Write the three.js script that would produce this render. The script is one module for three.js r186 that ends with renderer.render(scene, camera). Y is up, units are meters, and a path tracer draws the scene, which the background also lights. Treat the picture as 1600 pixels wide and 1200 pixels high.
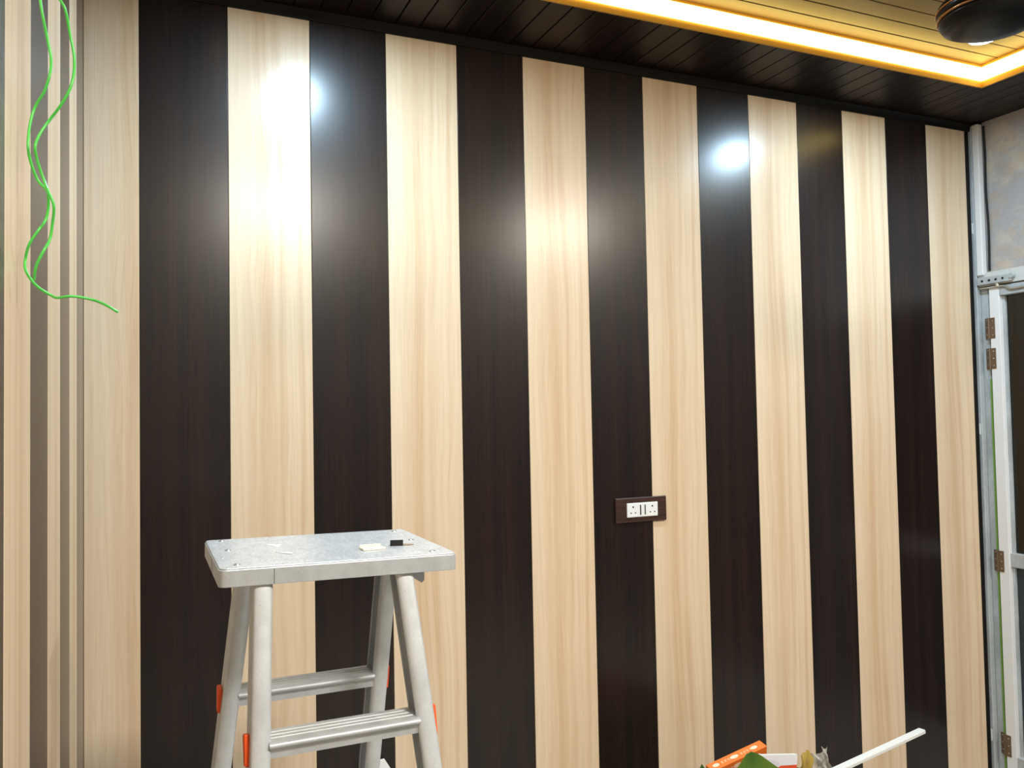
import * as THREE from 'three';
import { RoundedBoxGeometry } from 'three/addons/geometries/RoundedBoxGeometry.js';
import { RectAreaLightUniformsLib } from 'three/addons/lights/RectAreaLightUniformsLib.js';
import { mergeGeometries } from 'three/addons/utils/BufferGeometryUtils.js';

RectAreaLightUniformsLib.init();
const scene = new THREE.Scene();
scene.background = new THREE.Color(0x000000);

// ---------------------------------------------------------------- camera, exposure
const EYE = 1.66;                                   // height of the lens above the floor
const camera = new THREE.PerspectiveCamera(2 * Math.atan(600 / 1328.88) * 180 / Math.PI, 4 / 3, 0.05, 60);
camera.position.set(-0.0142, EYE, 2.7015);
camera.rotation.set(0.0356, -0.418, -0.0186, 'YXZ');
scene.add(camera);
const renderer = new THREE.WebGLRenderer({ antialias: true });
renderer.toneMapping = THREE.LinearToneMapping;
renderer.toneMappingExposure = 1.0;
renderer.shadowMap.enabled = true;
renderer.shadowMap.type = THREE.PCFSoftShadowMap;

// light of the place: cool ceiling downlights, a warm cove strip and added fill panels (built in their own builders below)
const COOL = new THREE.Color().setRGB(0.56, 0.80, 1.0);
const WARM = new THREE.Color().setRGB(1.0, 0.75, 0.20);
const NEUTRAL = new THREE.Color().setRGB(1.0, 0.95, 0.87);
const DOWNLIGHT_LEFT = 1300, DOWNLIGHT = 1200, FILL_PANEL = 158, STRIP_GLOW = 5.4, STRIP_LIGHT = 1.5;

// ---------------------------------------------------------------- room measures
const XL = -0.147, XR = 3.54, ZF = 3.72;            // left wall, right wall, wall behind the viewpoint
const SOFFIT = EYE + 1.305, UPPER = EYE + 1.395;    // lowered border and raised middle of the ceiling
const EDGE = 0.34, EDGE_R = 3.17, EDGE_L = 0.22, EDGE_F = ZF - 0.34;

// ---------------------------------------------------------------- helpers
let seed = 7;
const rnd = () => { seed = (seed * 1664525 + 1013904223) >>> 0; return seed / 4294967296; };
const taken = {};
function numbered(n) { const k = taken[n] = (taken[n] ?? -1) + 1; return k ? n + '_' + String(k).padStart(3, '0') : n; }
function shade(o) { o.traverse(c => { if (c.isMesh) { c.castShadow = true; c.receiveShadow = true; } }); return o; }
function part(name, geo, mat, parent, at, rot) {
  const m = new THREE.Mesh(geo, mat); m.name = name; m.castShadow = m.receiveShadow = true;
  if (at) m.position.set(...at);
  if (rot) m.rotation.set(...rot);
  parent.add(m); return m;
}
function tag(o, label, category, group) { o.userData.label = label; o.userData.category = category; if (group) o.userData.group = group; return o; }
function thing(name, label, category, at = [0, 0, 0], group) {
  const g = new THREE.Group(); g.name = numbered(name); g.position.set(...at); scene.add(g); return tag(g, label, category, group);
}
function struct(name, geo, mat, at) {
  const m = part(name, geo, mat, scene, at); m.userData.kind = 'structure'; return m;
}
function boxUV(g) {                                  // uv in metres by the dominant normal
  const p = g.attributes.position, n = g.attributes.normal, uv = new Float32Array(p.count * 2);
  for (let i = 0; i < p.count; i++) {
    const a = Math.abs(n.getX(i)), b = Math.abs(n.getY(i)), c = Math.abs(n.getZ(i));
    const x = p.getX(i), y = p.getY(i), z = p.getZ(i);
    if (b > a && b > c) { uv[2 * i] = x; uv[2 * i + 1] = z; } else if (a > c) { uv[2 * i] = z; uv[2 * i + 1] = y; } else { uv[2 * i] = x; uv[2 * i + 1] = y; }
  }
  g.setAttribute('uv', new THREE.BufferAttribute(uv, 2)); return g;
}
const box = (w, h, d) => boxUV(new THREE.BoxGeometry(w, h, d));
function span(x0, x1, y0, y1, z0, z1) { return box(x1 - x0, y1 - y0, z1 - z0).translate((x0 + x1) / 2, (y0 + y1) / 2, (z0 + z1) / 2); }
const rbox = (w, h, d, r = 0.002, s = 2) => boxUV(new RoundedBoxGeometry(w, h, d, s, r));
function shiftUV(g, du, dv) { const u = g.attributes.uv; for (let i = 0; i < u.count; i++) u.setXY(i, u.getX(i) + du, u.getY(i) + dv); return g; }
function swapUV(g) { const u = g.attributes.uv; for (let i = 0; i < u.count; i++) u.setXY(i, u.getY(i), u.getX(i)); return g; }

// ---------------------------------------------------------------- noise and textures
function hash(x, y, s) { let h = Math.imul(x, 374761393) ^ Math.imul(y, 668265263) ^ Math.imul(s, 2147483647 - 57); h = Math.imul(h ^ (h >>> 13), 1274126177); return ((h ^ (h >>> 16)) >>> 0) / 4294967296; }
function vn(x, y, px, py, s) {                       // value noise, periodic in px, py cells
  const xi = Math.floor(x), yi = Math.floor(y), fx = x - xi, fy = y - yi;
  const u = fx * fx * (3 - 2 * fx), v = fy * fy * (3 - 2 * fy);
  const a = ((xi % px) + px) % px, b = (a + 1) % px, c = ((yi % py) + py) % py, d = (c + 1) % py;
  const p = hash(a, c, s), q = hash(b, c, s), r = hash(a, d, s), t = hash(b, d, s);
  return p + (q - p) * u + (r - p) * v + (p - q - r + t) * u * v;
}
function texture(w, h, fn, mx, my, srgb = true) {    // mx, my: size in metres of one tile
  const data = new Uint8Array(w * h * 4);
  for (let j = 0; j < h; j++) for (let i = 0; i < w; i++) {
    const c = fn(i / w, j / h), k = 4 * (j * w + i);
    for (let e = 0; e < 3; e++) data[k + e] = Math.max(0, Math.min(255, Math.round(255 * (Array.isArray(c) ? c[e] : c))));
    data[k + 3] = 255;
  }
  const t = new THREE.DataTexture(data, w, h);
  t.wrapS = t.wrapT = THREE.RepeatWrapping; t.magFilter = THREE.LinearFilter; t.minFilter = THREE.LinearMipmapLinearFilter; t.generateMipmaps = true;
  if (srgb) t.colorSpace = THREE.SRGBColorSpace;
  t.repeat.set(1 / mx, 1 / my); t.needsUpdate = true; return t;
}
const mix = (a, b, t) => a.map((v, i) => v + (b[i] - v) * t);
const clamp = (x, a = 0, b = 1) => Math.max(a, Math.min(b, x));

// pale ash laminate, printed alike on every board: a whitish left margin, a tan heart band with drawn-out figure (tile 0.25 m x 3 m)
const paleMap = texture(512, 2048, (u, v) => {
  const e = Math.min(1, 8 * Math.min(u, 1 - u));
  const x = u + e * (0.10 * (vn(u * 2, v * 5, 4, 5, 1) - 0.5) + 0.05 * (vn(u * 5, v * 12, 8, 12, 2) - 0.5) + 0.012 * (vn(u * 16, v * 40, 16, 40, 9) - 0.5));
  const G = (c, w) => Math.exp(-((x - c) / w) * ((x - c) / w));
  const m1 = 0.55 + 0.9 * vn(0.5, v * 7, 2, 7, 3), m2 = 0.3 + 1.2 * vn(0.5, v * 9, 2, 9, 4), m3 = 0.2 + 1.2 * vn(0.5, v * 6, 2, 6, 10);
  const band = 0.42 * m1 * G(0.40, 0.10) + 0.34 * m2 * G(0.60, 0.05) + 0.3 * m3 * G(0.84, 0.035) + 0.16 * m2 * G(0.24, 0.03) + 0.12 * G(0.97, 0.04);
  const mid = vn(x * 34, v * 8, 34, 8, 5), fine = vn(x * 150, v * 34, 150, 34, 6);
  const r = x * 13 + 2.2 * vn(x * 3, v * 7, 4, 7, 7), f = Math.abs(2 * (r - Math.floor(r)) - 1);
  const line = Math.pow(1 - f, 9) * clamp(4 * (vn(x * 7, v * 15, 8, 15, 8) - 0.5));
  const t = clamp(0.10 + 0.80 * band + 0.16 * (mid - 0.5) + 0.17 * (fine - 0.5) + 0.26 * line);
  return mix([0.93, 0.84, 0.72], [0.80, 0.632, 0.47], t);
}, 0.25, 3);
// wenge laminate: nearly black brown with reddish pores
const darkMap = texture(512, 2048, (u, v) => {
  const w1 = vn(u * 4, v * 4, 4, 4, 11) - 0.5, x = u + 0.02 * w1;
  const band = vn(x * 16, v * 2, 16, 2, 12), mid = vn(x * 70, v * 8, 70, 8, 13), fine = vn(x * 240, v * 60, 240, 60, 14);
  const t = clamp(0.42 * band + 0.34 * mid + 0.34 * fine - 0.17);
  return mix([0.068, 0.044, 0.037], [0.195, 0.112, 0.088], t);
}, 0.5, 3);
const fibreBump = texture(512, 1024, (u, v) => 0.45 * vn(u * 220, v * 90, 220, 90, 21) + 0.35 * vn(u * 90, v * 30, 90, 30, 22) + 0.2 * vn(u * 30, v * 4, 30, 4, 23), 0.35, 0.9, false);
const ceilMap = texture(256, 1024, (u, v) => {
  const x = u + 0.03 * (vn(u * 3, v * 4, 3, 4, 31) - 0.5);
  const t = 0.5 * vn(x * 10, v * 3, 10, 3, 32) + 0.3 * vn(x * 60, v * 8, 60, 8, 33) + 0.2 * vn(x * 120, v * 40, 120, 40, 34);
  return mix([0.49, 0.385, 0.24], [0.37, 0.285, 0.165], t);
}, 0.4, 1.6);
const metalMap = texture(512, 512, (u, v) => {
  const a = vn(u * 90 + 40 * v, v * 26, 90, 26, 41), b = vn(u * 14, v * 14, 14, 14, 42), c = vn(u * 200, v * 12, 200, 12, 43);
  const t = 0.82 + 0.09 * (a - 0.5) + 0.05 * (b - 0.5) + 0.08 * (c - 0.5);
  return [t, t * 1.005, t * 1.01];
}, 0.25, 0.25);
const legMap = texture(256, 1024, (u, v) => {        // dull extrusion with faint grime specks
  const b = vn(u * 8, v * 30, 8, 30, 45), c = vn(u * 90, v * 300, 90, 300, 46), d = vn(u * 5, v * 9, 5, 9, 47);
  const t = 0.86 + 0.05 * (b - 0.5) + 0.04 * (c - 0.5) - 0.05 * d - (c > 0.95 ? 0.14 : 0);
  return [t * 0.975, t, t * 1.02];
}, 0.12, 0.6);
const frameMap = texture(256, 512, (u, v) => {       // old grey-blue paint with scuffs
  const b = vn(u * 6, v * 10, 6, 10, 51), c = vn(u * 60, v * 60, 60, 60, 52);
  const t = 0.70 + 0.10 * (b - 0.5) + 0.06 * (c - 0.5);
  return [t * 0.97, t * 0.995, t];
}, 0.3, 0.9);
const transomMap = texture(512, 512, (u, v) => {     // grey sheet with rust-brown filler smears
  const n = 0.55 * vn(u * 5, v * 4, 5, 4, 61) + 0.3 * vn(u * 14, v * 12, 14, 12, 62) + 0.15 * vn(u * 50, v * 50, 50, 50, 63);
  const edge = vn(u * 20, v * 9, 20, 9, 64);
  const s = clamp((n - 0.50) * 6) * clamp(1.3 - 1.1 * v + 0.5 * edge);
  const rust = clamp((0.6 * vn(u * 7, v * 9, 7, 9, 65) + 0.4 * vn(u * 30, v * 30, 30, 30, 67) - 0.56) * 5) * 0.3;
  let c = mix([0.66, 0.65, 0.65], [0.76, 0.72, 0.66], s);
  c = mix(c, [0.76, 0.61, 0.48], rust); const g = 0.03 * (vn(u * 120, v * 120, 120, 120, 66) - 0.5);
  return c.map(e => e + g);
}, 1.0, 0.75);
const plasterMap = texture(256, 256, (u, v) => { const t = 0.30 + 0.08 * (vn(u * 6, v * 6, 6, 6, 71) - 0.5) + 0.05 * (vn(u * 60, v * 60, 60, 60, 72) - 0.5); return [t, t * 0.95, t * 0.88]; }, 1.2, 1.2);
const floorMap = texture(256, 256, (u, v) => { const t = 0.64 + 0.05 * (vn(u * 5, v * 5, 5, 5, 75) - 0.5) + 0.03 * (vn(u * 70, v * 70, 70, 70, 76) - 0.5); return [t, t * 0.965, t * 0.91]; }, 0.9, 0.9);

const M = {
  pale: new THREE.MeshPhysicalMaterial({ map: paleMap, bumpMap: fibreBump, bumpScale: 0.00006, roughness: 0.48, ior: 1.5, specularIntensity: 0.25, clearcoat: 1, clearcoatRoughness: 0.25 }),
  dark: new THREE.MeshPhysicalMaterial({ map: darkMap, bumpMap: fibreBump, bumpScale: 0.00008, roughness: 0.48, ior: 1.5, specularIntensity: 0.25, clearcoat: 1, clearcoatRoughness: 0.25 }),
  soffit: new THREE.MeshPhysicalMaterial({ map: darkMap, bumpMap: fibreBump, bumpScale: 0.00008, roughness: 0.42, specularIntensity: 0.6 }),
  trim: new THREE.MeshPhysicalMaterial({ color: 0x0e0a09, roughness: 0.6, specularIntensity: 0.5 }),
  ceil: new THREE.MeshPhysicalMaterial({ map: ceilMap, roughness: 0.4, ior: 1.5 }),
  backing: new THREE.MeshStandardMaterial({ color: 0x14100e, roughness: 0.9 }),
  plaster: new THREE.MeshStandardMaterial({ map: plasterMap, roughness: 0.95 }),
  floor: new THREE.MeshStandardMaterial({ map: floorMap, roughness: 0.35 }),
  riserGlowTint: new THREE.MeshStandardMaterial({ color: 0xd8a440, roughness: 0.6 }),  // yellow glow fringe of the light strip is put into this board colour
  white: new THREE.MeshPhysicalMaterial({ color: 0xf1f1ee, roughness: 0.4 }),
  deck: new THREE.MeshStandardMaterial({ map: metalMap, metalness: 0.4, roughness: 0.36 }),
  band: new THREE.MeshStandardMaterial({ map: legMap, color: 0xf4f4f4, metalness: 0.4, roughness: 0.42 }),
  leg: new THREE.MeshStandardMaterial({ map: legMap, metalness: 0.4, roughness: 0.42 }),
  steel: new THREE.MeshStandardMaterial({ color: 0xb9b7b2, metalness: 0.8, roughness: 0.35 }),
  orange: new THREE.MeshPhysicalMaterial({ color: 0xf25a1e, roughness: 0.45 }),
  frame: new THREE.MeshPhysicalMaterial({ map: frameMap, roughness: 0.45 }),
  transom: new THREE.MeshStandardMaterial({ map: transomMap, roughness: 0.7 }),
  whitePaint: new THREE.MeshPhysicalMaterial({ color: 0xe6e6e6, roughness: 0.4 }),
  hinge: new THREE.MeshStandardMaterial({ color: 0x7d6a58, metalness: 0.75, roughness: 0.45 }),
  rubber: new THREE.MeshStandardMaterial({ color: 0x1c1a18, roughness: 0.8 }),
  greenPaint: new THREE.MeshStandardMaterial({ color: 0x6f9a3a, roughness: 0.7 }),
  glass: new THREE.MeshPhysicalMaterial({ color: 0x8fa0a0, roughness: 0.04, transmission: 1, thickness: 0, ior: 1.5 }),
  teal: new THREE.MeshPhysicalMaterial({ color: 0x27343a, roughness: 0.4 }),
  night: new THREE.MeshStandardMaterial({ color: 0x050607, roughness: 1 }),
  wire: new THREE.MeshPhysicalMaterial({ color: 0x4cc44a, roughness: 0.35 }),
  copper: new THREE.MeshStandardMaterial({ color: 0x9c6e48, metalness: 1, roughness: 0.25 }),
  fanBlack: new THREE.MeshPhysicalMaterial({ color: 0x080707, roughness: 0.3, specularIntensity: 0.4 }),
  socket: new THREE.MeshPhysicalMaterial({ color: 0xf4f4f2, roughness: 0.3 }),
  hole: new THREE.MeshStandardMaterial({ color: 0x1a1a1a, roughness: 0.8 }),
  slot: new THREE.MeshStandardMaterial({ color: 0x2b2c2e, roughness: 0.6 }),
};
const paleV = [M.pale, M.pale.clone(), M.pale.clone()];
paleV[1].color.setRGB(0.97, 0.965, 0.955); paleV[2].color.setRGB(1.0, 0.985, 0.97);

// ---------------------------------------------------------------- floor, walls
struct('floor', span(XL - 0.2, XR + 0.25, -0.12, 0, -0.2, ZF + 0.2), M.floor);
const wallBack = struct('wall_back', span(XL - 0.2, XR + 0.25, 0, UPPER + 0.1, -0.2, -0.012), M.backing);
const TOP = EYE + 1.27 + 0.012;                     // panels tuck up behind the cornice
function bevelPanel(w, h, t) { return rbox(w, h, t, 0.0012, 2); }
function backPanel(x0, x1, i) {
  const g = shiftUV(bevelPanel(x1 - x0 - 0.0012, TOP, 0.012), 0.125, 0.83 * i + 1.3);
  part('wall_panel', g, i % 2 ? paleV[Math.abs((i * 7) % 3)] : M.dark, wallBack, [(x0 + x1) / 2, TOP / 2, -0.006]);
}
for (let i = 0; i < 14; i++) backPanel(i * 0.25, (i + 1) * 0.25, i);
{ const g = shiftUV(bevelPanel(-XL - 0.0012, TOP, 0.012), 0.051, 2.2); part('wall_panel', g, paleV[2], wallBack, [XL / 2, TOP / 2, -0.006]); }

const wallLeft = struct('wall_left', span(XL - 0.2, XL - 0.012, 0, UPPER + 0.1, -0.2, ZF + 0.2), M.backing);
{
  let z = 0.0, k = 0;
  while (z < ZF - 0.01) {
    const w = Math.min(k === 0 ? 0.305 : 0.26, ZF - z);
    const g = shiftUV(bevelPanel(0.012, TOP, w - 0.0012), 0.13, 0.57 * k);
    part('wall_panel', g, k % 2 ? paleV[k % 3] : M.dark, wallLeft, [XL - 0.006, TOP / 2, z + w / 2]); z += w; k++;
  }
}
struct('wall_front', span(XL, XR + 0.25, 0, UPPER + 0.1, ZF, ZF + 0.2), M.plaster);

// right wall: door opening from z 0 to 0.98, plaster beyond
const DOOR_END = 0.98, HEAD = EYE + 0.545;
struct('wall_right', span(XR, XR + 0.25, 0, UPPER + 0.1, DOOR_END, ZF + 0.2), M.plaster);

// ---------------------------------------------------------------- ceiling
const ceiling = struct('ceiling', span(XL - 0.2, XR + 0.25, UPPER + 0.012, UPPER + 0.2, -0.2, ZF + 0.2), M.backing);
{
  const P = 0.0835;                                  // raised middle: boards along x
  for (let z = EDGE + 0.002, k = 0; z < EDGE_F; z += P, k++) {
    const w = Math.min(P, EDGE_F - z) - 0.004; if (w < 0.01) break;
    const g = shiftUV(rbox(EDGE_R - EDGE_L, 0.012, w, 0.002, 1), 0.6 * k, 0.3 * k); swapUV(g);
    part('ceiling_board', g, M.ceil, ceiling, [(EDGE_L + EDGE_R) / 2, UPPER + 0.006, z + w / 2]);
  }
  const soffits = [];
  // lowered border: narrow dark boards running away from the striped wall
  const x0 = 0.030 - 3 * 0.0833;
  for (let k = 0; ; k++) {
    let a = Math.max(XL, x0 + k * 0.0833), b = Math.min(XR + 0.02, x0 + (k + 1) * 0.0833);
    if (a >= XR + 0.015) break; if (b - a < 0.012) continue;
    const gap = k % 3 === 0 ? 0.0045 : 0.003;
    const run = (c, d, z0, z1) => {
      if (d - c < 0.012) return;
      const g = shiftUV(rbox(d - c - gap, 0.012, z1 - z0, 0.0025, 2), 0.21 * k, 0.4 * k);
      soffits.push(['soffit_board', g, M.soffit, [(c + d) / 2, SOFFIT + 0.006, (z0 + z1) / 2]]);
    };
    if (b <= EDGE_L) run(a, b, 0, ZF);
    else if (a < EDGE_L) { run(a, EDGE_L, 0, ZF); run(EDGE_L, b, 0, EDGE); run(EDGE_L, b, EDGE_F, ZF); }
    else if (b <= EDGE_R) { run(a, b, 0, EDGE); run(a, b, EDGE_F, ZF); }
    else if (a < EDGE_R) { run(a, EDGE_R, 0, EDGE); run(a, EDGE_R, EDGE_F, ZF); run(EDGE_R, b, 0, ZF); }
    else run(a, b, 0, ZF);
  }
  // solid carrier above the border boards, and the upright faces of the step
  const carrier = [span(XL, XR + 0.02, SOFFIT + 0.014, UPPER + 0.012, 0, EDGE - 0.012), span(XL, XR + 0.02, SOFFIT + 0.014, UPPER + 0.012, EDGE_F + 0.012, ZF),
    span(XL, EDGE_L - 0.012, SOFFIT + 0.014, UPPER + 0.012, EDGE - 0.012, EDGE_F + 0.012), span(EDGE_R + 0.012, XR + 0.02, SOFFIT + 0.014, UPPER + 0.012, EDGE - 0.012, EDGE_F + 0.012)];
  const border = struct('trim_4', mergeGeometries(carrier), M.backing);
  for (const [n, g, m, at] of soffits) part(n, g, m, border, at);
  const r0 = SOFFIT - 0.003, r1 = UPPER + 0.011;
  part('step_riser', span(EDGE_L, EDGE_R, r0, r1, EDGE, EDGE + 0.006), M.riserGlowTint, border);
  part('step_riser', span(EDGE_L, EDGE_R, r0, r1, EDGE_F - 0.006, EDGE_F), M.riserGlowTint, border);
  part('step_riser', span(EDGE_R - 0.006, EDGE_R, r0, r1, EDGE, EDGE_F), M.riserGlowTint, border);
  part('step_riser', span(EDGE_L, EDGE_L + 0.006, r0, r1, EDGE, EDGE_F), M.riserGlowTint, border);
}
// cornice along the tops of the panelled walls: a cove section
function corniceShape() {
  const s = new THREE.Shape(); s.moveTo(0, 0); s.lineTo(0.006, 0); s.quadraticCurveTo(0.008, 0.022, 0.016, 0.030); s.lineTo(0.016, 0.035); s.lineTo(0, 0.035); return s;
}
{
  const g = new THREE.ExtrudeGeometry(corniceShape(), { depth: XR - XL, bevelEnabled: false, curveSegments: 6 });   // local x -> +z, local z -> -x
  g.rotateY(-Math.PI / 2); g.translate(XR, EYE + 1.27, 0); struct('trim_1', g, M.trim);
  const h = new THREE.ExtrudeGeometry(corniceShape(), { depth: ZF, bevelEnabled: false, curveSegments: 6 });
  h.translate(XL, EYE + 1.27, 0); struct('trim_2', h, M.trim);
  struct('trim_3', rbox(0.022, TOP, 0.014, 0.004).translate(3.512, TOP / 2, -0.004), M.trim);   // closing strip at the door end of the panelling
}

// ---------------------------------------------------------------- warm cove strip
{
  const L = thing('led_strip', 'glowing warm yellow light strip lining the step of the ceiling', 'light strip', [0, 0, 0]);
  const y0 = SOFFIT + 0.022, y1 = SOFFIT + 0.078, ym = (y0 + y1) / 2, t = 0.006;
  const glow = new THREE.MeshStandardMaterial({ color: 0xfff0cf, emissive: WARM, emissiveIntensity: STRIP_GLOW, roughness: 0.6 });
  part('diffuser', span(EDGE_L + 0.01, EDGE_R - 0.01, y0, y1, EDGE + 0.0065, EDGE + 0.0065 + t), glow, L);
  part('diffuser', span(EDGE_L + 0.01, EDGE_R - 0.01, y0, y1, EDGE_F - 0.0065 - t, EDGE_F - 0.0065), glow, L);
  part('diffuser', span(EDGE_R - 0.0065 - t, EDGE_R - 0.0065, y0, y1, EDGE + 0.014, EDGE_F - 0.014), glow, L);
  part('diffuser', span(EDGE_L + 0.0065, EDGE_L + 0.0065 + t, y0, y1, EDGE + 0.014, EDGE_F - 0.014), glow, L);
  const add = (w, x, z, tx, tz) => { const r = new THREE.RectAreaLight(WARM, STRIP_LIGHT, w, 0.05); r.name = 'strip_light'; r.position.set(x, ym, z); L.add(r); r.lookAt(tx, ym, tz); };
  const cx = (EDGE_L + EDGE_R) / 2, cz = (EDGE + EDGE_F) / 2, o = t + 0.0085;
  add(EDGE_R - EDGE_L - 0.05, cx, EDGE + o, cx, 5); add(EDGE_R - EDGE_L - 0.05, cx, EDGE_F - o, cx, -5);
  add(EDGE_F - EDGE - 0.05, EDGE_R - o, cz, -5, cz); add(EDGE_F - EDGE - 0.05, EDGE_L + o, cz, 5, cz);
}

// ---------------------------------------------------------------- cylinder downlights
function downlight(x, z, label, power, tint = COOL) {
  const face = EYE + 1.29, g = thing('downlight', label, 'ceiling light', [x, UPPER, z], 'white downlights under the ceiling');
  const h = UPPER - face, V = a => a.map(p => new THREE.Vector2(...p));
  part('housing', new THREE.LatheGeometry(V([[0, 0], [0.056, 0], [0.056, -0.006], [0.05, -0.009], [0.05, -h + 0.004], [0.048, -h], [0, -h]]), 40), M.white, g);
  const lens = []; for (let k = 0; k <= 8; k++) { const a = k / 8 * Math.PI / 2; lens.push([0.045 * Math.cos(a), -h - 0.0005 - 0.007 * Math.sin(a)]); }
  part('lens', new THREE.LatheGeometry(V([[0, -h - 0.0003], ...lens].reverse()), 36), new THREE.MeshStandardMaterial({ color: 0xffffff, emissive: tint, emissiveIntensity: 8 }), g);
  const r = new THREE.RectAreaLight(tint, power, 0.078, 0.078); r.name = 'downlight_beam'; r.rotation.x = -Math.PI / 2; r.position.set(0, -h - 0.009, 0); g.add(r);
}
downlight(0.579, 0.672, 'white cylinder downlight whose glare shows on the left panels', DOWNLIGHT_LEFT);
downlight(2.722, 0.685, 'lit downlight peeking out behind the dark round fan motor', DOWNLIGHT);
// unseen square panels added behind the viewpoint to light the lower wall with soft shadows
function addedPanelLight(x, z, label) {
  const g = thing('added_panel_light', label, 'ceiling light', [x, UPPER, z], 'added unseen panel lights');
  const s = new THREE.Shape([[-0.22, -0.22], [0.22, -0.22], [0.22, 0.22], [-0.22, 0.22]].map(p => new THREE.Vector2(...p)));
  s.holes.push(new THREE.Path([[-0.2, -0.2], [-0.2, 0.2], [0.2, 0.2], [0.2, -0.2]].map(p => new THREE.Vector2(...p))));
  part('frame', new THREE.ExtrudeGeometry(s, { depth: 0.012, bevelEnabled: false }).rotateX(Math.PI / 2), M.white, g, [0, -0.0005, 0]);
  part('diffuser', rbox(0.398, 0.004, 0.398, 0.001), new THREE.MeshStandardMaterial({ color: 0xffffff, emissive: NEUTRAL, emissiveIntensity: 8 }), g, [0, -0.005, 0]);
  const r = new THREE.RectAreaLight(NEUTRAL, FILL_PANEL, 0.39, 0.39); r.name = 'added_panel_beam'; r.rotation.x = -Math.PI / 2; r.position.set(0, -0.0095, 0); g.add(r);
}
addedPanelLight(0.86, 2.9, 'added unseen square fill light above the viewpoint, left side');
addedPanelLight(2.86, 2.9, 'added unseen square fill light above and behind, door side');

// ---------------------------------------------------------------- fan motor
{
  const y = EYE + 0.83, f = thing('fan_motor', 'dark glossy round fan motor with copper rim hanging from the ceiling', 'fan motor', [1.695, y, 1.47]);
  const V = a => a.map(p => new THREE.Vector2(...p));
  part('lower_cover', new THREE.LatheGeometry(V([[0, -0.012], [0.05, -0.011], [0.085, -0.007], [0.102, 0.001], [0.108, 0.010], [0.109, 0.016], [0.0, 0.016]]), 64), M.fanBlack, f);
  part('copper_rim', new THREE.TorusGeometry(0.1095, 0.0032, 10, 72).rotateX(Math.PI / 2).translate(0, 0.019, 0), M.copper, f);
  part('upper_housing', new THREE.LatheGeometry(V([[0, 0.019], [0.106, 0.019], [0.112, 0.03], [0.111, 0.045], [0.095, 0.062], [0.06, 0.074], [0.03, 0.08], [0, 0.08]]), 64), M.fanBlack, f);
  part('copper_rim', new THREE.TorusGeometry(0.1125, 0.0022, 8, 72).rotateX(Math.PI / 2).translate(0, 0.036, 0), M.copper, f);
  const up = UPPER - y;
  part('down_rod', new THREE.CylinderGeometry(0.012, 0.012, up - 0.12, 20).translate(0, 0.08 + (up - 0.12) / 2, 0), M.fanBlack, f);
  part('canopy', new THREE.LatheGeometry(V([[0.014, up - 0.085], [0.03, up - 0.075], [0.055, up - 0.03], [0.06, up], [0, up]]), 40), M.fanBlack, f);
}

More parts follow.
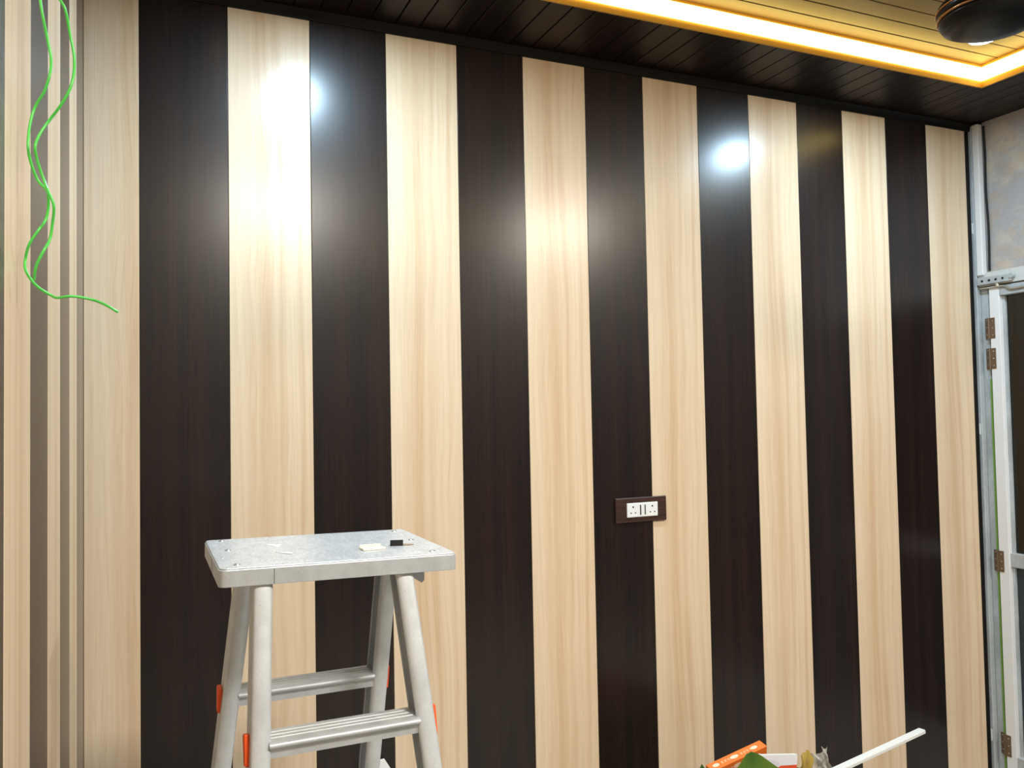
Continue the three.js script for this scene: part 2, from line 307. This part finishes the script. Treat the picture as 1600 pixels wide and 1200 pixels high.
// ---------------------------------------------------------------- door and transom at the right
{
  const door = struct('door_1', span(XR + 0.05, XR + 0.25, HEAD - 0.02, UPPER + 0.1, -0.012, DOOR_END), M.plaster);   // masonry above the head
  const zA = 0.012, zB = 0.046, zC = 0.052, yTop = SOFFIT;
  part('jamb', rbox(0.09, yTop, 0.034, 0.004).translate(XR + 0.034, yTop / 2, -0.005), M.frame, door);
  part('jamb_rebate', rbox(0.05, HEAD, 0.034, 0.003).translate(XR + 0.04, HEAD / 2, 0.029), M.frame, door);
  part('jamb', rbox(0.09, yTop, 0.05, 0.004).translate(XR + 0.034, yTop / 2, DOOR_END - 0.01), M.frame, door);
  // transom: white stile, rusty head rail, stained sheet set back
  part('transom_stile', rbox(0.03, yTop - HEAD - 0.06, 0.031, 0.003).translate(XR + 0.004, HEAD + 0.05 + (yTop - HEAD - 0.06) / 2, 0.030), M.whitePaint, door);
  part('transom_sheet', span(XR + 0.026, XR + 0.034, HEAD + 0.02, yTop, 0.04, DOOR_END - 0.03), M.transom, door);
  const gasket = new THREE.CatmullRomCurve3([0, 0.2, 0.45, 0.7, 1].map((t, i) => new THREE.Vector3(XR + 0.02, yTop - 0.02 - t * (yTop - HEAD - 0.09), 0.052 + [0, 0.003, 0.001, 0.007, 0.004][i])));
  part('gasket', new THREE.TubeGeometry(gasket, 30, 0.005, 6), M.rubber, door);
  const railMap = texture(256, 64, (u, v) => { const s = clamp((vn(u * 7, v * 2, 7, 2, 81) - 0.45) * 4) * 0.8, c = 0.04 * (vn(u * 60, v * 16, 60, 16, 82) - 0.5); return mix([0.80, 0.80, 0.78], [0.76, 0.62, 0.45], s).map(e => e + c); }, 0.5, 0.1);
  part('head_rail', rbox(0.05, 0.062, DOOR_END - 0.03, 0.003).translate(XR + 0.025, HEAD + 0.031, 0.012 + (DOOR_END - 0.03) / 2), new THREE.MeshStandardMaterial({ map: railMap, roughness: 0.5 }), door);
  part('head_rebate', span(XR + 0.03, XR + 0.08, HEAD - 0.03, HEAD, 0.04, DOOR_END - 0.03), M.frame, door);
  part('gap_strip', span(XR + 0.008, XR + 0.05, 0, EYE + 0.12, 0.0465, 0.0535), M.greenPaint, door);
  part('night_backdrop', span(XR + 0.40, XR + 0.42, -0.1, UPPER, -0.8, DOOR_END + 1.2), M.night, door);
  // leaf
  const yl = HEAD - 0.012, z0 = 0.062, z1 = DOOR_END - 0.04, w = 0.05;
  const leaf = new THREE.Group(); leaf.name = 'door_leaf'; door.add(leaf);
  part('stile', rbox(0.042, yl, w, 0.003).translate(XR + 0.021, yl / 2 + 0.006, z0 + w / 2), M.whitePaint, leaf);
  part('stile', rbox(0.042, yl, w, 0.003).translate(XR + 0.021, yl / 2 + 0.006, z1 - w / 2), M.whitePaint, leaf);
  part('glazing_bead', rbox(0.03, yl - 0.08, 0.012, 0.002).translate(XR + 0.034, yl / 2, z0 + w + 0.006), M.frame, leaf);
  part('top_rail', rbox(0.042, 0.045, z1 - z0 - 2 * w, 0.003).translate(XR + 0.021, yl - 0.017, (z0 + z1) / 2), M.frame, leaf);
  part('lock_rail', rbox(0.036, 0.062, z1 - z0 - 2 * w, 0.003).translate(XR + 0.026, EYE - 0.69, (z0 + z1) / 2), M.frame, leaf);
  part('bottom_rail', rbox(0.042, 0.10, z1 - z0 - 2 * w, 0.003).translate(XR + 0.021, 0.056, (z0 + z1) / 2), M.frame, leaf);
  part('glass_pane', span(XR + 0.032, XR + 0.036, EYE - 0.66, yl - 0.04, z0 + w, z1 - w), M.glass, leaf);
  part('lower_panel', span(XR + 0.030, XR + 0.036, 0.1, EYE - 0.72, z0 + w, z1 - w), M.teal, leaf);
  // hinges: two leaves and a knuckle each
  for (const y of [0.35, 0.212, -0.70, -1.517]) {
    const hg = new THREE.Group(); hg.name = 'hinge'; hg.position.set(XR - 0.001, EYE + y, 0.056); door.add(hg);
    const pl = [rbox(0.003, 0.094, 0.022, 0.0008).translate(0.012, 0, -0.014), rbox(0.003, 0.094, 0.026, 0.0008).translate(0, 0, 0.018)];
    part('plate', mergeGeometries(pl), M.hinge, hg);
    part('knuckle', new THREE.CylinderGeometry(0.0048, 0.0048, 0.096, 12).translate(-0.001, 0, 0.001), M.hinge, hg);
    const sc = []; for (const k of [-0.032, 0, 0.032]) sc.push(new THREE.SphereGeometry(0.0032, 8, 6).translate(-0.001, k, 0.02), new THREE.SphereGeometry(0.0032, 8, 6).translate(0.0105, k + 0.005, -0.015));
    part('screw', mergeGeometries(sc), M.steel, hg);
  }
  // fixing plates on the jamb
  for (const y of [0.818, -0.107, -1.49]) {
    const f = part('fixing_plate', rbox(0.003, 0.05, 0.018, 0.0008), M.whitePaint, door, [XR - 0.0125, EYE + y, -0.004]);
    for (const k of [-0.012, 0.012]) part('screw', new THREE.SphereGeometry(0.003, 8, 6), M.rubber, f, [-0.0018, k, 0]);
  }
  // closer track plate with its bent arm
  const c = new THREE.Group(); c.name = 'closer_bracket'; c.position.set(XR - 0.006, EYE + 0.566, 0.10); door.add(c);
  part('plate', rbox(0.024, 0.034, 0.165, 0.004), M.frame, c);
  for (const z of [-0.055, -0.02, 0.012, 0.045]) part('screw', new THREE.CylinderGeometry(0.0055, 0.0055, 0.003, 12).rotateZ(Math.PI / 2), M.rubber, c, [-0.0125, 0, z]);
  part('boss', new THREE.CylinderGeometry(0.011, 0.011, 0.02, 16).rotateZ(Math.PI / 2), M.frame, c, [-0.006, 0.006, 0.084]);
  part('pivot', new THREE.CylinderGeometry(0.009, 0.009, 0.014, 16), M.steel, c, [0, -0.024, 0.01]);
  const arm = new THREE.CatmullRomCurve3([[0, -0.032, -0.075], [0, -0.032, 0.02], [0, -0.034, 0.045], [0, -0.05, 0.07], [0, -0.05, 0.1], [0, -0.046, 0.42]].map(p => new THREE.Vector3(...p)), false, 'catmullrom', 0.2);
  part('arm', new THREE.TubeGeometry(arm, 40, 0.0048, 8), M.steel, c);
}

// ---------------------------------------------------------------- socket plate
{
  const s = thing('socket_plate', 'dark wood-grain switch plate with two white sockets on the panelling', 'socket', [1.695, EYE - 0.36, 0]);
  const plateMat = new THREE.MeshPhysicalMaterial({ map: darkMap, color: 0xffffff, roughness: 0.4 });
  plateMat.map = texture(512, 128, (u, v) => { const t = 0.6 * vn(u * 3, v * 24, 3, 24, 91) + 0.4 * vn(u * 8, v * 60, 8, 60, 92); return mix([0.15, 0.10, 0.085], [0.34, 0.21, 0.17], t); }, 0.22, 0.09);
  part('plate', rbox(0.219, 0.091, 0.011, 0.004, 3), plateMat, s, [0, 0, 0.0055]);
  part('insert', rbox(0.132, 0.052, 0.004, 0.001), M.socket, s, [0.002, 0, 0.0122]);
  for (const sx of [-1, 1]) {
    const so = part('socket', rbox(0.047, 0.049, 0.0022, 0.0008), M.socket, s, [0.002 + sx * 0.0415, 0, 0.0146]);
    for (const [x, y, r] of [[0, 0.0115, 0.0034], [-0.0095, -0.010, 0.0026], [0.0095, -0.010, 0.0026]]) part('pin_hole', new THREE.CylinderGeometry(r, r, 0.0008, 14).rotateX(Math.PI / 2), M.hole, so, [x, y, 0.0011]);
    const sw = part('switch', rbox(0.0165, 0.047, 0.0028, 0.001), M.socket, s, [0.002 + sx * 0.0085, 0, 0.0146], [0, 0.05 * sx, 0]);
    part('slot', rbox(0.0052, 0.037, 0.0012, 0.0004), M.slot, sw, [sx * 0.0012, 0, 0.0013]);
  }
}

// ---------------------------------------------------------------- stepladder
{
  const lad = thing('stepladder', 'aluminium stepladder with flat platform and orange clips', 'ladder', [0, 0, 0]);
  const PX = 0.3212, PZ = 1.038, PW = 0.4137, PD = 0.3593, PH = 0.029, top = EYE - 0.25, under = top - PH;
  // platform: rounded tray with a folded edge band
  const rr = (w, d, r) => { const s = new THREE.Shape(), a = w / 2, b = d / 2; s.moveTo(-a + r, -b); s.lineTo(a - r, -b); s.absarc(a - r, -b + r, r, -Math.PI / 2, 0); s.lineTo(a, b - r); s.absarc(a - r, b - r, r, 0, Math.PI / 2); s.lineTo(-a + r, b); s.absarc(-a + r, b - r, r, Math.PI / 2, Math.PI); s.lineTo(-a, -b + r); s.absarc(-a + r, -b + r, r, Math.PI, 1.5 * Math.PI); return s; };
  const plat = new THREE.Group(); plat.name = 'platform'; plat.position.set(PX, top, PZ); plat.rotation.set(0.004, -0.0098, -0.014, 'YXZ'); lad.add(plat);
  const bandG = boxUV(new THREE.ExtrudeGeometry(rr(PW, PD, 0.012), { depth: PH - 0.003, bevelEnabled: true, bevelSize: 0.0012, bevelThickness: 0.0012, bevelSegments: 2, curveSegments: 6 }).rotateX(Math.PI / 2).translate(0, -0.0022, 0));
  part('edge_band', bandG, M.band, plat);
  const deckG = boxUV(new THREE.ExtrudeGeometry(rr(PW - 0.003, PD - 0.003, 0.011), { depth: 0.001, bevelEnabled: true, bevelSize: 0.0008, bevelThickness: 0.0008, bevelSegments: 2, curveSegments: 6 }).rotateX(Math.PI / 2));
  part('deck', deckG, M.deck, plat, [0, 0.0008, 0]);
  const dome = new THREE.SphereGeometry(0.0062, 14, 8, 0, 2 * Math.PI, 0, Math.PI / 2).scale(1, 0.5, 1);
  for (const [x, z] of [[0.145, 1.016], [0.145, 1.185], [0.144, 0.885], [0.501, 0.887], [0.497, 1.03], [0.492, 1.185]]) part('rivet', dome, M.steel, plat, [x - PX, 0.0012, z - PZ]);
  const small = new THREE.SphereGeometry(0.0028, 10, 6, 0, 2 * Math.PI, 0, Math.PI / 2).scale(1, 0.5, 1);
  for (const [x, z] of [[0.24, 0.87], [0.37, 0.87], [0.128, 1.1], [0.128, 1.205], [0.22, 1.205], [0.36, 1.205], [0.515, 0.95], [0.513, 1.1], [0.50, 1.205], [0.52, 0.87]]) part('rivet', small, M.steel, plat, [x - PX, 0.0012, z - PZ]);
  part('seam', rbox(0.0008, PH - 0.004, 0.001, 0.0002, 1), M.rubber, plat, [-0.119, -PH / 2 - 0.001, PD / 2 + 0.0012]);
  part('seam', rbox(0.001, PH - 0.004, 0.0008, 0.0002, 1), M.rubber, plat, [-PW / 2 - 0.0012, -PH / 2 - 0.001, 0.03]);
  // rails: C section, rounded front and back, open to the inside
  function railShape(inner) {
    const a = 0.016, b = 0.031, s = new THREE.Shape(), k = inner;
    s.moveTo(-k * a, 0.023); s.lineTo(-k * a, -0.023 - 0.0); // outer web
    s.quadraticCurveTo(-k * a, -b, 0, -b); s.quadraticCurveTo(k * a, -b, k * a, -0.021); s.lineTo(k * (a - 0.003), -0.021);
    s.lineTo(k * (a - 0.003), -0.023); s.quadraticCurveTo(k * 0.008, -0.0272, 0, -0.0272); s.quadraticCurveTo(-k * 0.012, -0.0272, -k * 0.0125, -0.021);
    s.lineTo(-k * 0.0125, 0.021); s.quadraticCurveTo(-k * 0.012, 0.0272, 0, 0.0272); s.quadraticCurveTo(k * 0.008, 0.0272, k * (a - 0.003), 0.023);
    s.lineTo(k * (a - 0.003), 0.021); s.lineTo(k * a, 0.021); s.quadraticCurveTo(k * a, b, 0, b); s.quadraticCurveTo(-k * a, b, -k * a, 0.023);
    return s;
  }
  const at = (x, dx, z, dz, y) => new THREE.Vector3(x + dx * (-0.28 - y), EYE + y, z + dz * (-0.28 - y));
  const rails = { FL: [0.184, -0.058, 1.18, 0.25, 1], FR: [0.4306, 0.0688, 1.18, 0.25, -1], BL: [0.176, -0.0927, 1.02, -0.25, 1], BR: [0.45, -0.0296, 1.02, -0.25, -1] };
  const pos = {};
  for (const [n, [x, dx, z, dz, inner]] of Object.entries(rails)) {
    pos[n] = y => at(x, dx, z, dz, y);
    const A = pos[n](-0.2805), B = pos[n](-1.645), len = A.distanceTo(B);
    const g = boxUV(new THREE.ExtrudeGeometry(railShape(inner), { depth: len, bevelEnabled: false, curveSegments: 8 }));
    const Z = B.clone().sub(A).normalize(), Y = new THREE.Vector3(0, 0, 1); Y.addScaledVector(Z, -Y.dot(Z)).normalize(); const X = new THREE.Vector3().crossVectors(Y, Z);
    const sgn = X.x < 0 ? -1 : 1;                    // keep the section's x along world x
    if (sgn < 0) { X.negate(); g.scale(1, 1, 1); }
    const m = new THREE.Matrix4().makeBasis(X, Y, Z).setPosition(A);
    g.applyMatrix4(m);
    if (m.determinant() < 0) { const ix = g.index; if (!ix) { for (const nm of ['position', 'normal', 'uv']) { const at2 = g.attributes[nm], s = at2.itemSize, ar = at2.array; for (let i = 0; i < at2.count; i += 3) for (let e = 0; e < s; e++) { const q = ar[(i + 1) * s + e]; ar[(i + 1) * s + e] = ar[(i + 2) * s + e]; ar[(i + 2) * s + e] = q; } } } g.computeVertexNormals(); }
    const leg = part('leg', g, M.leg, lad);
    const foot = pos[n](-1.65);
    part('rubber_foot', rbox(0.046, 0.04, 0.066, 0.006).translate(foot.x, 0.02, foot.z), M.rubber, leg);
  }
  // treads
  function tread() {                                 // section in (z forward, y up), top at y 0
    const s = new THREE.Shape(); s.moveTo(-0.031, 0);
    for (const z of [-0.017, -0.003, 0.011]) { s.lineTo(z - 0.0022, 0); s.lineTo(z, -0.0022); s.lineTo(z + 0.0022, 0); }
    s.lineTo(0.027, -0.0005); s.quadraticCurveTo(0.035, -0.002, 0.0345, -0.007); s.quadraticCurveTo(0.033, -0.0115, 0.026, -0.0115); s.lineTo(0.024, -0.028); s.lineTo(-0.026, -0.028); s.lineTo(-0.026, -0.009); s.lineTo(-0.031, -0.009); return s;
  }
  for (const [a, b] of [['FL', 'FR'], ['BL', 'BR']]) for (const y of [-0.52, -0.80, -1.08, -1.36]) {
    const p = pos[a](y - 0.012), q = pos[b](y - 0.012), len = q.x - p.x - 0.026;
    const g = boxUV(new THREE.ExtrudeGeometry(tread(), { depth: len, bevelEnabled: false, curveSegments: 6 }).rotateY(-Math.PI / 2).translate(q.x - 0.013, EYE + y, (p.z + q.z) / 2));
    const r = part('tread', g, M.band, lad);
    for (const [n, s] of [[a, -1], [b, 1]]) {
      const c = pos[n](y - 0.016); part('orange_clip', rbox(0.009, 0.05, 0.022, 0.003, 2), M.orange, r, [c.x + s * 0.019, c.y, c.z], [a === 'FL' ? -0.24 : 0.24, 0, 0]);
    }
  }
  // folded tabs below the platform
  const tab = (x, z, s) => { const sh = new THREE.Shape(); sh.moveTo(0, 0); sh.lineTo(s * 0.036, 0); sh.lineTo(s * 0.036, -0.022); sh.lineTo(s * 0.031, -0.027); sh.lineTo(0, -0.006); part('tab', new THREE.ExtrudeGeometry(sh, { depth: 0.004, bevelEnabled: false }), M.leg, lad, [x, under - 0.001, z]); };
  tab(0.4375, 1.185, 1); part('tab', rbox(0.004, 0.024, 0.016, 0.0012).translate(0.176, under - 0.012, 1.2), M.leg, lad);
  for (const n of ['FL', 'FR']) { const c = pos[n](-0.29); part('hinge_block', rbox(0.024, 0.012, 0.2, 0.002).translate(c.x, under - 0.0065, 1.10), M.steel, lad); }
}
// scraps lying on the platform
const deckY = (x) => EYE - 0.25 + 0.0016 - 0.014 * (x - 0.3212);
function flake(name, pts, t, mat, label, cat, group) {
  const s = new THREE.Shape(); pts.forEach(([x, z], i) => i ? s.lineTo(x, -z) : s.moveTo(x, -z)); s.closePath();
  const g = new THREE.ExtrudeGeometry(s, { depth: t, bevelEnabled: false }).rotateX(-Math.PI / 2);
  const cx = pts.reduce((a, p) => a + p[0], 0) / pts.length;
  const m = part(numbered(name), g, mat, scene, [0, deckY(cx) + 0.0002, 0]); m.rotation.z = 0; return tag(m, label, cat, group);
}
const paper = new THREE.MeshStandardMaterial({ color: 0xf3f1ea, roughness: 0.8 });
const cream = new THREE.MeshPhysicalMaterial({ color: 0xf0e6d0, roughness: 0.45 });
flake('paper_scrap', [[0.219, 0.960], [0.247, 0.985], [0.234, 1.010]], 0.0008, paper, 'small white triangular scrap near the back of the platform', 'scrap', 'scraps on the ladder platform');
flake('paper_scrap', [[0.223, 1.075], [0.250, 1.088], [0.248, 1.112]], 0.0008, paper, 'small white pointed scrap nearer the front of the platform', 'scrap', 'scraps on the ladder platform');
{
  const x = 0.396, g = thing('panel_offcut', 'cream offcut of thin panel lying on the ladder platform', 'offcut', [x, deckY(x) + 0.0003, 1.115], 'scraps on the ladder platform'); g.rotation.set(0, 0.05, -0.014);
  const s = new THREE.Shape(); s.moveTo(-0.022, -0.016); s.lineTo(-0.022, 0.014); s.lineTo(0.02, 0.012); s.lineTo(0.024, -0.004); s.lineTo(0.006, -0.014);
  part('sheet', new THREE.ExtrudeGeometry(s, { depth: 0.003, bevelEnabled: false }).rotateX(-Math.PI / 2), cream, g);
  part('folded_lip', rbox(0.041, 0.006, 0.002, 0.0006).translate(-0.001, 0.0045, -0.012), cream, g);
}
{
  const x = 0.455, g = thing('profile_offcut', 'short black and beige corner profile offcut on the ladder platform', 'offcut', [x, deckY(x) + 0.0003, 1.085], 'scraps on the ladder platform'); g.rotation.set(0, -0.22, -0.014);
  part('black_face', rbox(0.025, 0.011, 0.0016, 0.0004).translate(-0.004, 0.0055, 0.011), new THREE.MeshPhysicalMaterial({ color: 0x11100f, roughness: 0.35 }), g);
  part('beige_face', rbox(0.025, 0.0016, 0.022, 0.0004).translate(-0.004, 0.0009, 0.0), cream, g);
  const s = new THREE.Shape(); s.moveTo(0.009, -0.011); s.lineTo(0.03, -0.006); s.lineTo(0.009, 0.009);
  part('torn_tip', new THREE.ExtrudeGeometry(s, { depth: 0.0014, bevelEnabled: false }).rotateX(-Math.PI / 2), new THREE.MeshStandardMaterial({ color: 0x9c8770, roughness: 0.7 }), g);
}

// ---------------------------------------------------------------- hanging wires
function wire(pts, z, label) {
  const v = pts.map(([x, y], i) => new THREE.Vector3(x, y, z + 0.006 * Math.sin(i * 1.7)));
  const g = new THREE.TubeGeometry(new THREE.CatmullRomCurve3(v), 240, 0.0017, 10);
  tag(part(numbered('hanging_wire'), mergeGeometries([g]), M.wire, scene), label, 'wire', 'green wires at the left wall');
}
wire([[-0.118, SOFFIT + 0.004], [-0.121, 2.7], [-0.126, 2.45], [-0.123, 2.28], [-0.121, 2.193], [-0.118, 2.169], [-0.113, 2.141], [-0.109, 2.117], [-0.11, 2.093], [-0.116, 2.073], [-0.127, 2.054], [-0.132, 2.029], [-0.133, 1.996], [-0.129, 1.976], [-0.123, 1.961], [-0.115, 1.951], [-0.112, 1.946], [-0.112, 1.929], [-0.115, 1.913], [-0.123, 1.896], [-0.132, 1.88], [-0.137, 1.863], [-0.137, 1.851], [-0.13, 1.836], [-0.122, 1.827], [-0.109, 1.819], [-0.102, 1.815], [-0.089, 1.817], [-0.073, 1.817], [-0.059, 1.814], [-0.044, 1.806], [-0.033, 1.799]], 1.51, 'longer green wire, its free end kicked out to the right');
wire([[-0.108, SOFFIT + 0.004], [-0.105, 2.7], [-0.1, 2.45], [-0.104, 2.25], [-0.099, 2.188], [-0.092, 2.173], [-0.087, 2.146], [-0.082, 2.114], [-0.085, 2.077], [-0.097, 2.051], [-0.109, 2.035], [-0.12, 2.013], [-0.124, 1.995], [-0.122, 1.98], [-0.116, 1.96], [-0.111, 1.945], [-0.104, 1.926], [-0.106, 1.905], [-0.109, 1.885], [-0.115, 1.869], [-0.123, 1.85], [-0.126, 1.835]], 1.528, 'shorter green wire bowing right at the top');

// ---------------------------------------------------------------- rubbish sack and what sticks out of it
{
  const cx = 1.84, cz = 0.44;
  const sackMap = texture(256, 256, (u, v) => { const n = vn(u * 7, v * 5, 7, 5, 101), f = vn(u * 90, v * 90, 90, 90, 102); return mix([0.22, 0.36, 0.10], [0.42, 0.53, 0.13], clamp(0.9 * n + 0.25 * f - 0.1)); }, 0.3, 0.3);
  const NA = 96, NV = 24, p = [], uv = [], ix = [];
  const rim = a => { let h = 0.43 + 0.012 * Math.sin(3 * a + 1) + 0.008 * Math.sin(7 * a); const pk = (c, w, k) => { let d = Math.abs(((a - c + 3 * Math.PI) % (2 * Math.PI)) - Math.PI); h += k * Math.max(0, 1 - d / w); }; pk(2.2, a < 2.2 ? 1.7 : 0.6, 0.175); pk(2.93, 0.3, 0.135); return h; };
  for (let j = 0; j <= NV; j++) for (let i = 0; i <= NA; i++) {
    const a = i / NA * 2 * Math.PI, t = j / NV, h = rim(a) * t;
    let r = 0.22 + 0.05 * Math.sin(Math.PI * Math.min(1, t * 1.1)) + 0.02 * t + 0.008 * Math.sin(9 * a + 5 * t) * t + 0.006 * Math.sin(15 * a - 8 * t); if (j === 0) r *= 0.9;
    p.push(cx + r * 1.05 * Math.cos(a), Math.max(0.004, h), cz + 0.72 * r * Math.sin(a)); uv.push(a * 0.24, h);
  }
  for (let j = 0; j < NV; j++) for (let i = 0; i < NA; i++) { const a = j * (NA + 1) + i, b = a + 1, c = a + NA + 1, d = c + 1; ix.push(a, c, b, b, c, d); }
  const c0 = p.length / 3; p.push(cx, 0.004, cz); uv.push(0, 0); for (let i = 0; i < NA; i++) ix.push(c0, i, i + 1);
  const g = new THREE.BufferGeometry(); g.setAttribute('position', new THREE.Float32BufferAttribute(p, 3)); g.setAttribute('uv', new THREE.Float32BufferAttribute(uv, 2)); g.setIndex(ix); g.computeVertexNormals();
  tag(part('rubbish_sack', g, new THREE.MeshPhysicalMaterial({ map: sackMap, roughness: 0.55, side: THREE.DoubleSide }), scene), 'green sack of offcuts below the socket plate, its rim just in view', 'sack');

  // long orange carton with white print, tilted
  const cv = document.createElement('canvas'); cv.width = 512; cv.height = 96; const x = cv.getContext('2d');
  x.fillStyle = '#f07a2c'; x.fillRect(0, 0, 512, 96); x.fillStyle = '#f9d9bf';
  for (const [a, w] of [[60, 58], [230, 74], [420, 62]]) { x.beginPath(); x.ellipse(a, 48, w / 2, 20, 0, 0, 7); x.fill(); }
  x.fillStyle = '#f6b588'; for (const a of [110, 140, 170, 290, 320, 350, 380]) x.fillRect(a, 34, 16, 26);
  const ot = new THREE.CanvasTexture(cv); ot.colorSpace = THREE.SRGBColorSpace;
  const oc = thing('orange_carton', 'long orange carton with pale print sticking out of the green sack', 'box', [1.79, EYE - 1.150, 0.40]); oc.rotation.set(0.25, 0.1, 0.13);
  const og = new RoundedBoxGeometry(0.235, 0.04, 0.035, 2, 0.0015);
  part('carton', og, new THREE.MeshStandardMaterial({ map: ot, roughness: 0.5 }), oc);
  part('grey_edge', rbox(0.233, 0.42, 0.03, 0.001).translate(0, -0.2305, 0), new THREE.MeshStandardMaterial({ color: 0xb8b4ad, roughness: 0.7 }), oc);

  // white box with a red-orange wave
  const c2 = document.createElement('canvas'); c2.width = 256; c2.height = 256; const y = c2.getContext('2d');
  y.fillStyle = '#f4f3f8'; y.fillRect(0, 0, 256, 256); y.fillStyle = '#e8e4ee'; y.beginPath(); y.ellipse(104, 34, 62, 19, 0, 0, 7); y.fill();
  y.fillStyle = '#ee5a34'; y.beginPath(); y.moveTo(0, 70); y.quadraticCurveTo(120, 62, 170, 36); y.lineTo(256, 34); y.lineTo(256, 256); y.lineTo(0, 256); y.fill();
  const wt = new THREE.CanvasTexture(c2); wt.colorSpace = THREE.SRGBColorSpace;
  const faces = [M.white, M.white, M.white, M.white, new THREE.MeshStandardMaterial({ map: wt, roughness: 0.45 }), M.white];
  const wb = new THREE.Mesh(new THREE.BoxGeometry(0.21, 0.24, 0.012), faces); wb.name = 'white_carton'; wb.position.set(1.845, EYE - 1.232, 0.49); wb.rotation.set(-0.05, 0.04, -0.17); scene.add(shade(wb));
  tag(wb, 'white carton with red-orange wave print in the green sack', 'box');

  // crumpled clear wrapper and yellowish pouch
  const crumple = (w, h, n, amp, s0) => { const g = new THREE.PlaneGeometry(w, h, n, n), q = g.attributes.position; for (let i = 0; i < q.count; i++) { const u = q.getX(i) / w * 6, v = q.getY(i) / h * 6; q.setZ(i, amp * (vn(u + 20, v + 20, 64, 64, s0) - 0.5) * 2 + amp * 0.6 * (vn(u * 2.7 + 40, v * 2.7 + 40, 128, 128, s0 + 1) - 0.5)); q.setX(i, q.getX(i) + 0.15 * w * (vn(u + 9, v + 30, 64, 64, s0 + 2) - 0.5)); q.setY(i, q.getY(i) + 0.12 * h * (vn(u * 1.6 + 3, v + 8, 64, 64, s0 + 3) - 0.5)); } g.computeVertexNormals(); return g; };
  tag(part('clear_wrapper', crumple(0.075, 0.16, 18, 0.02, 201).rotateZ(0.25), new THREE.MeshPhysicalMaterial({ color: 0xd8d5cc, roughness: 0.22, transmission: 0.45, thickness: 0, side: THREE.DoubleSide }), scene, [2.205, EYE - 1.285, 0.35]), 'crumpled clear plastic wrapper beside the white bar', 'wrapper');
  tag(part('yellow_pouch', crumple(0.07, 0.16, 14, 0.012, 231), new THREE.MeshPhysicalMaterial({ color: 0xb79a4a, roughness: 0.4, side: THREE.DoubleSide }), scene, [2.115, EYE - 1.275, 0.37], [0, 0.2, 0.1]), 'torn yellowish pouch between the white carton and clear wrapper', 'wrapper');

  // white bar leaning out of the sack to the right
  const A = new THREE.Vector3(2.705, EYE - 1.225, 0.34), B = new THREE.Vector3(2.085, EYE - 1.252, 0.4424), len = A.distanceTo(B);
  const bar = thing('white_bar', 'white plastic cable trunking bar leaning out towards the door', 'bar', [(A.x + B.x) / 2, (A.y + B.y) / 2, (A.z + B.z) / 2]);
  bar.lookAt(A); 
  part('channel', rbox(0.028, 0.012, len, 0.0015), M.white, bar); part('cover', rbox(0.0245, 0.003, len - 0.002, 0.001).translate(0, 0.0068, 0), M.white, bar);
}
// white board offcut leaning on the panelling behind the ladder
{
  const s = new THREE.Shape(); s.moveTo(-0.06, 0); s.lineTo(0.09, 0); s.lineTo(0.09, 0.44); s.lineTo(0.012, 0.573); s.lineTo(-0.06, 0.566); s.closePath();
  const m = part('board_offcut', new THREE.ExtrudeGeometry(s, { depth: 0.008, bevelEnabled: true, bevelSize: 0.001, bevelThickness: 0.001, bevelSegments: 1 }), M.white, scene, [0.695, 0.003, 0.075], [-0.10, 0, 0]);
  tag(m, 'white board offcut with a slanted tip behind the ladder leg', 'offcut');
}

renderer.render(scene, camera);
